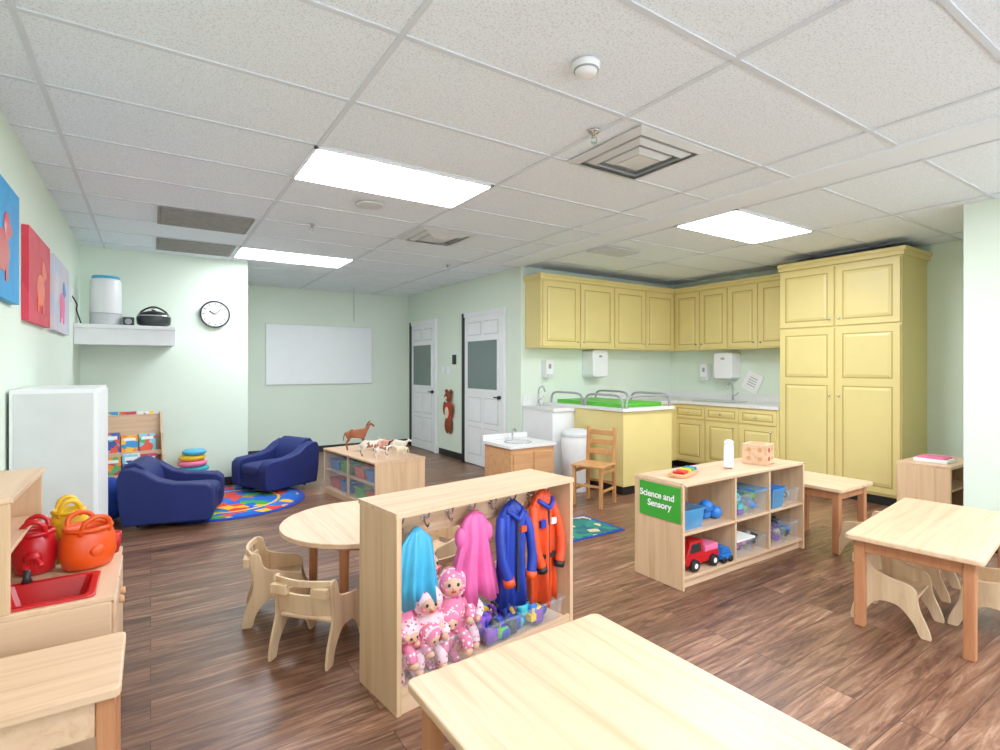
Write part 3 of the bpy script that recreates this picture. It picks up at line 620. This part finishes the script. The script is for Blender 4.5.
# clear bin of dolls
def openbin(name,l,w,d,h,m):
    b=B(name,l,ca,.0)
    def ring(e0,z0): return [(-w/2-e0,-d/2-e0,z0),(w/2+e0,-d/2-e0,z0),(w/2+e0,d/2+e0,z0),(-w/2-e0,d/2+e0,z0)]
    vs=ring(-.015,0)+ring(0,h)+ring(.01,h)+ring(.01,h-.012)
    b.add(vs,[(0,1,2,3)]+[(k*4+i,k*4+(i+1)%4,k*4+4+(i+1)%4,k*4+4+i) for k in range(3) for i in range(4)],m); b.done()
openbin('clear_doll_bin',loc(.24,.155,.081),.40,.28,.15,'clear')
def doll(lx,ly,lz,rz,tilt,sc=1,dot='dotpink'):
    b=B('baby_doll',loc(lx,ly,lz),ca+math.radians(rz),0); b.M=Matrix.Rotation(math.radians(tilt),4,'X')@Matrix.Scale(sc,4)
    b.sup((0,0,-.07),(.055,.042,.075),dot,.9)
    b.sup((0,0,.045),(.054,.05,.054),dot); b.sup((0,-.014,.04),(.043,.042,.043),'skin')
    b.torus((0,-.012,.042),.046,.010,'dotwhite',ax='Y')
    for s_ in(-1,1):
        b.sup((s_*.016,-.053,.048),(.006,.004,.007),'black',n=8); b.sup((s_*.026,-.047,.03),(.008,.005,.007),'pink',n=8)
        b.tube([(s_*.04,0,-.02),(s_*.065,-.02,-.05),(s_*.055,-.05,-.075)],.018,dot); b.sup((s_*.054,-.056,-.08),(.014,.014,.014),'skin',n=10)
        b.tube([(s_*.025,-.01,-.12),(s_*.04,-.05,-.14),(s_*.045,-.06,-.17)],.021,dot); b.sup((s_*.045,-.065,-.18),(.018,.024,.016),'skin',n=10)
    b.sup((0,-.057,.037),(.006,.006,.005),'skin',n=8); b.sup((0,-.054,.024),(.010,.004,.004),'red',n=8)
    b.done()
for a in((.09,.12,.37,20,-10,1.15,'dotpink'),(.20,.09,.34,-15,5,1.2,'dotwhite'),(.34,.10,.37,-25,-5,1.25,'dotpink'),(.27,.19,.44,10,-15,1.15,'dotwhite'),(.12,.22,.43,0,-10,1.1,'dotpink'),(.43,.13,.34,-35,0,1.15,'dotwhite'),(.09,.08,.25,5,15,.95,'dotwhite'),(.30,.08,.24,-10,15,.95,'dotpink'),(.16,.2,.27,0,0,1,'dotpink'),(.36,.2,.26,0,0,1,'dotpink'),(.19,.07,.22,10,25,.9,'dotpink')): doll(*a)
bin_('dress_up_toy_bin',*loc(.74,.155,.081),.52,.27,.12,'clear',['teal','purple','green','tblue','yel','royal','dark','green','purple'],ca,95,.045)

# ------------------------------------------------------------------ left side
b=B('white_storage_cabinet',bev=.006); b.box(-.605,-.25,3.65,4.5,.04,1.29,'white'); b.box(-.6,-.27,3.67,4.48,0,.04,'vent')
b.box(-.25,-.242,3.66,4.49,.06,1.27,'white'); b.box(-.59,-.26,3.646,3.65,.06,1.27,'vent'); b.done()
b=B('play_kitchen',bev=.004)
x0,x1,y0,y1=-.6,-.12,2.43,3.08
b.box(x0,x1,y0,y0+.018,0,.545,'mapleX'); b.box(x0,x1,y1-.018,y1,0,.545,'mapleX'); b.box(x1-.018,x1,y0+.018,y1-.018,.06,.53,'maple')
b.ext([(x0,y0),(x1+.01,y0),(x1+.01,y1),(x0,y1)],'XY',.545,.565,'maple',holes=[[(-.46,2.47),(-.46,2.72),(-.19,2.72),(-.19,2.47)]])
b.box(x0,-.4,y0,y0+.018,.565,.945,'mapleZ'); b.box(x0,-.4,y1-.018,y1,.565,.945,'mapleZ'); b.box(x0,-.39,y0-.005,y1+.005,.945,.965,'maple'); b.box(x0,x0+.012,y0+.018,y1-.018,.565,.945,'maple'); b.box(x0+.012,-.41,y0+.018,y1-.018,.75,.765,'maple')
b.box(x1,x1+.012,y0+.03,y0+.31,.08,.53,'maple'); b.box(x1,x1+.012,y0+.33,y1-.02,.08,.53,'maple')
b.cyl((x1+.012,2.7,.45),(x1+.03,2.7,.45),.015,'honey'); b.cyl((x1+.012,2.8,.45),(x1+.03,2.8,.45),.015,'honey')
b.done()
b=B('red_sink_basin',bev=.004)
o_=rr(-.48,-.17,2.45,2.74,.02,2); n=len(o_); i_=rr(-.455,-.195,2.475,2.715,.02,2); k_=rr(-.43,-.22,2.5,2.69,.02,2)
vs=[(p[0],p[1],.566) for p in o_]+[(p[0],p[1],.575) for p in o_]+[(p[0],p[1],.575) for p in i_]+[(p[0],p[1],.50) for p in k_]
b.add(vs,[(k*n+i,k*n+(i+1)%n,(k+1)*n+(i+1)%n,(k+1)*n+i) for k in range(3) for i in range(n)]+[tuple(range(3*n,4*n))],'rred'); b.done()
b=B('toy_faucet',(-.40,2.725,.576),bev=0); b.lathe([(.018,0),(.012,.02),(.012,.05)],(0,0,0),'dark'); b.tube([(0,0,.03),(0,0,.07),(.03,-.02,.085),(.05,-.05,.07)],.01,'red'); b.done()
def bag(name,x,y,z,m,s=1,rz=0,m2=None):
    b=B(name,(x,y,z),rz,0); b.lathe([(.06,0),(.10,.01),(.118,.06),(.115,.12),(.095,.165),(.085,.17),(.08,.15),(.09,.10),(.08,.03),(.001,.02)],(0,0,0),m,sx=s,sy=s*.8)
    b.torus((0,0,.168),.09*s,.01,m2 or m)
    for q in(-1,1): b.tube([(-.06*s,q*.06*s,.15),(-.05*s,q*.08*s,.20),(0,q*.085*s,.22),(.05*s,q*.08*s,.20),(.06*s,q*.06*s,.15)],.010,m2 or m)
    b.sup((0,-.1*s*.8-.01,.08),(.03,.012,.025),m2 or m,n=10); b.done()
bag('orange_toy_bag',-.22,2.84,.566,'orange',.86,.5); bag('red_toy_bag',-.395,2.87,.566,'red',.64,0,'red'); bag('yellow_toy_bag',-.30,3.0,.61,'yel',.6,.2,'yel')
b=B('green_toy_cup',(-.15,3.0,.566),bev=0); b.lathe([(.03,0),(.04,.09),(.036,.09),(.028,.01),(.001,.01)],(0,0,0),'red'); b.done()
b=B('yellow_toy_plate',(-.33,3.0,.566),bev=0); b.lathe([(.05,0),(.07,.02),(.07,.044),(.001,.044)],(0,0,0),'green',sx=1.2,sy=.8); b.done()

# armchairs
def armchair(x,y,rz,s=1):
    b=B('blue_kids_armchair',(x,y,0.013),math.radians(rz),.03,4,True); m='blue'
    b.M=Matrix.Scale(s,4)
    b.box(-.30,.30,-.22,.22,.04,.21,m)
    arm=[(-.36,.04),(.31,.04),(.33,.12),(.335,.25),(.33,.32),(.28,.365),(.16,.375),(.02,.385),(-.10,.42),(-.20,.49),(-.29,.53),(-.37,.52),(-.40,.44),(-.385,.2)]
    for q in(-1,1):
        y0=.19*q; y1=.33*q; b.ext(arm,'XZ',min(y0,y1),max(y0,y1),m)
    b.ext([(-.37,.10),(-.16,.10),(-.14,.25),(-.17,.42),(-.22,.53),(-.29,.565),(-.36,.555),(-.40,.50),(-.40,.3)],'XZ',-.22,.22,m)
    b.M=Matrix.Scale(s,4)
    b.sup((.07,0,.25),(.26,.19,.07),m,.5,.35,32)
    for px in(-.26,.24):
        for q in(-1,1): b.box(px-.02,px+.02,q*.22-.02,q*.22+.02,0,.045,'black')
    b.done()
armchair(.22,5.74,-14,1.0); armchair(1.2,6.62,205,.98)
b=B('round_play_rug',(.68,6.2,0),bev=0); b.lathe([(.75,0),(.75,.008),(.69,.01)],(0,0,0),'rugb',n=64); b.lathe([(.69,.009),(.69,.012),(.5,.012)],(0,0,0),'rugc',n=64); b.lathe([(.5,.009),(.5,.0125),(.47,.0125)],(0,0,0),'yel',n=64); b.lathe([(.47,.009),(.47,.013),(.001,.013)],(0,0,0),'rugc',n=64); b.done()
b=B('teal_rug',bev=0); b.box(2.75,3.40,3.28,3.75,0,.008,'rugt'); b.box(2.72,3.43,3.25,3.78,0,.006,'rugb'); b.done()
b=B('stacking_ring_cushions',(.40,6.88,.0),bev=0)
for i,(c,R) in enumerate((('tblue',.18),('green',.175),('yel',.17),('pink',.16),('teal',.15),('pink',.145),('yel',.135),('satinblue',.12))): b.lathe([(.001,0),(R-.03,0),(R,.02),(R,.042),(R-.03,.06),(.001,.06)],(.012*math.sin(i*2),.01*math.cos(i*3),.061*i),c)
b.done()
b=B('dark_play_ball',(-.34,6.05,.0),bev=0); b.sup((0,0,.2),(.2,.2,.2),'rugb'); b.done()
# book display
b=B('book_display_rack',(-.42,6.55,0),math.radians(6),.003)
side=[(0,0),(.36,0),(.36,.92),(.30,.92),(.26,.70),(.2,.7),(.16,.48),(.1,.48),(.06,.26),(0,.26)]
for x in(0,.54): b.ext(side,'YZ',x,x+.018,'mapleZ')
b.box(.018,.54,.34,.36,0,.9,'mapleX')
for i in range(4):
    yb=.03+.1*i-.0; zb_=.06+.215*i
    b.box(.018,.54,yb,yb+.1 if i<3 else .34,zb_-.02,zb_,'mapleX'); b.box(.018,.54,yb-.012,yb,zb_-.02,zb_+.03,'mapleX')
    x=.03
    for k in range(3):
        w_=random.uniform(.14,.155); h_=random.uniform(.2,.24)
        b.M=Matrix.Translation((x,yb+.015,zb_))@Matrix.Rotation(math.radians(-14),4,'X'); b.box(0,w_,0,.012,0,h_,books[(i*3+k)%9]); b.box(.02,w_-.02,-.002,.0,h_*.7,h_*.85,'paper'); b.M=Matrix.Identity(4); x+=w_+.012
b.done()
# small side shelf at right
b=B('small_wooden_stand',bev=.004); b.box(5.5,6.2,1.62,2.0,.56,.585,'mapleX'); 
for x in(5.5,6.18): b.box(x,x+.02,1.62,2.0,0,.56,'mapleZ')
b.box(5.52,6.18,1.64,1.98,.1,.12,'mapleX'); b.box(5.52,6.18,1.64,1.98,.36,.375,'mapleX'); b.box(5.52,6.18,1.98,2.0,.12,.56,'mapleX'); b.done()
b=B('folded_paper_stack',(5.72,1.8,.586)); b.box(-.1,.1,-.12,.12,0,.03,'paper'); b.box(-.09,.09,-.1,.1,.03,.045,'pink'); b.done()

# ------------------------------------------------------------------ light, world, camera
w=bpy.data.worlds.new('world'); bpy.context.scene.world=w; w.use_nodes=True
bg=w.node_tree.nodes['Background']; bg.inputs[0].default_value=(.84,.92,1,1); bg.inputs[1].default_value=3.0
cam=bpy.data.cameras.new('camera'); co=bpy.data.objects.new('camera',cam); bpy.context.collection.objects.link(co)
co.location=(0,0,1.41); co.rotation_euler=(math.radians(90),0,math.radians(-33.3)); cam.sensor_width=36; cam.lens=.532*36; cam.shift_y=-.008; cam.clip_start=.02
bpy.context.scene.camera=co
vs_=bpy.context.scene.view_settings
vs_.view_transform='Standard'; vs_.exposure=.42; vs_.gamma=1.10
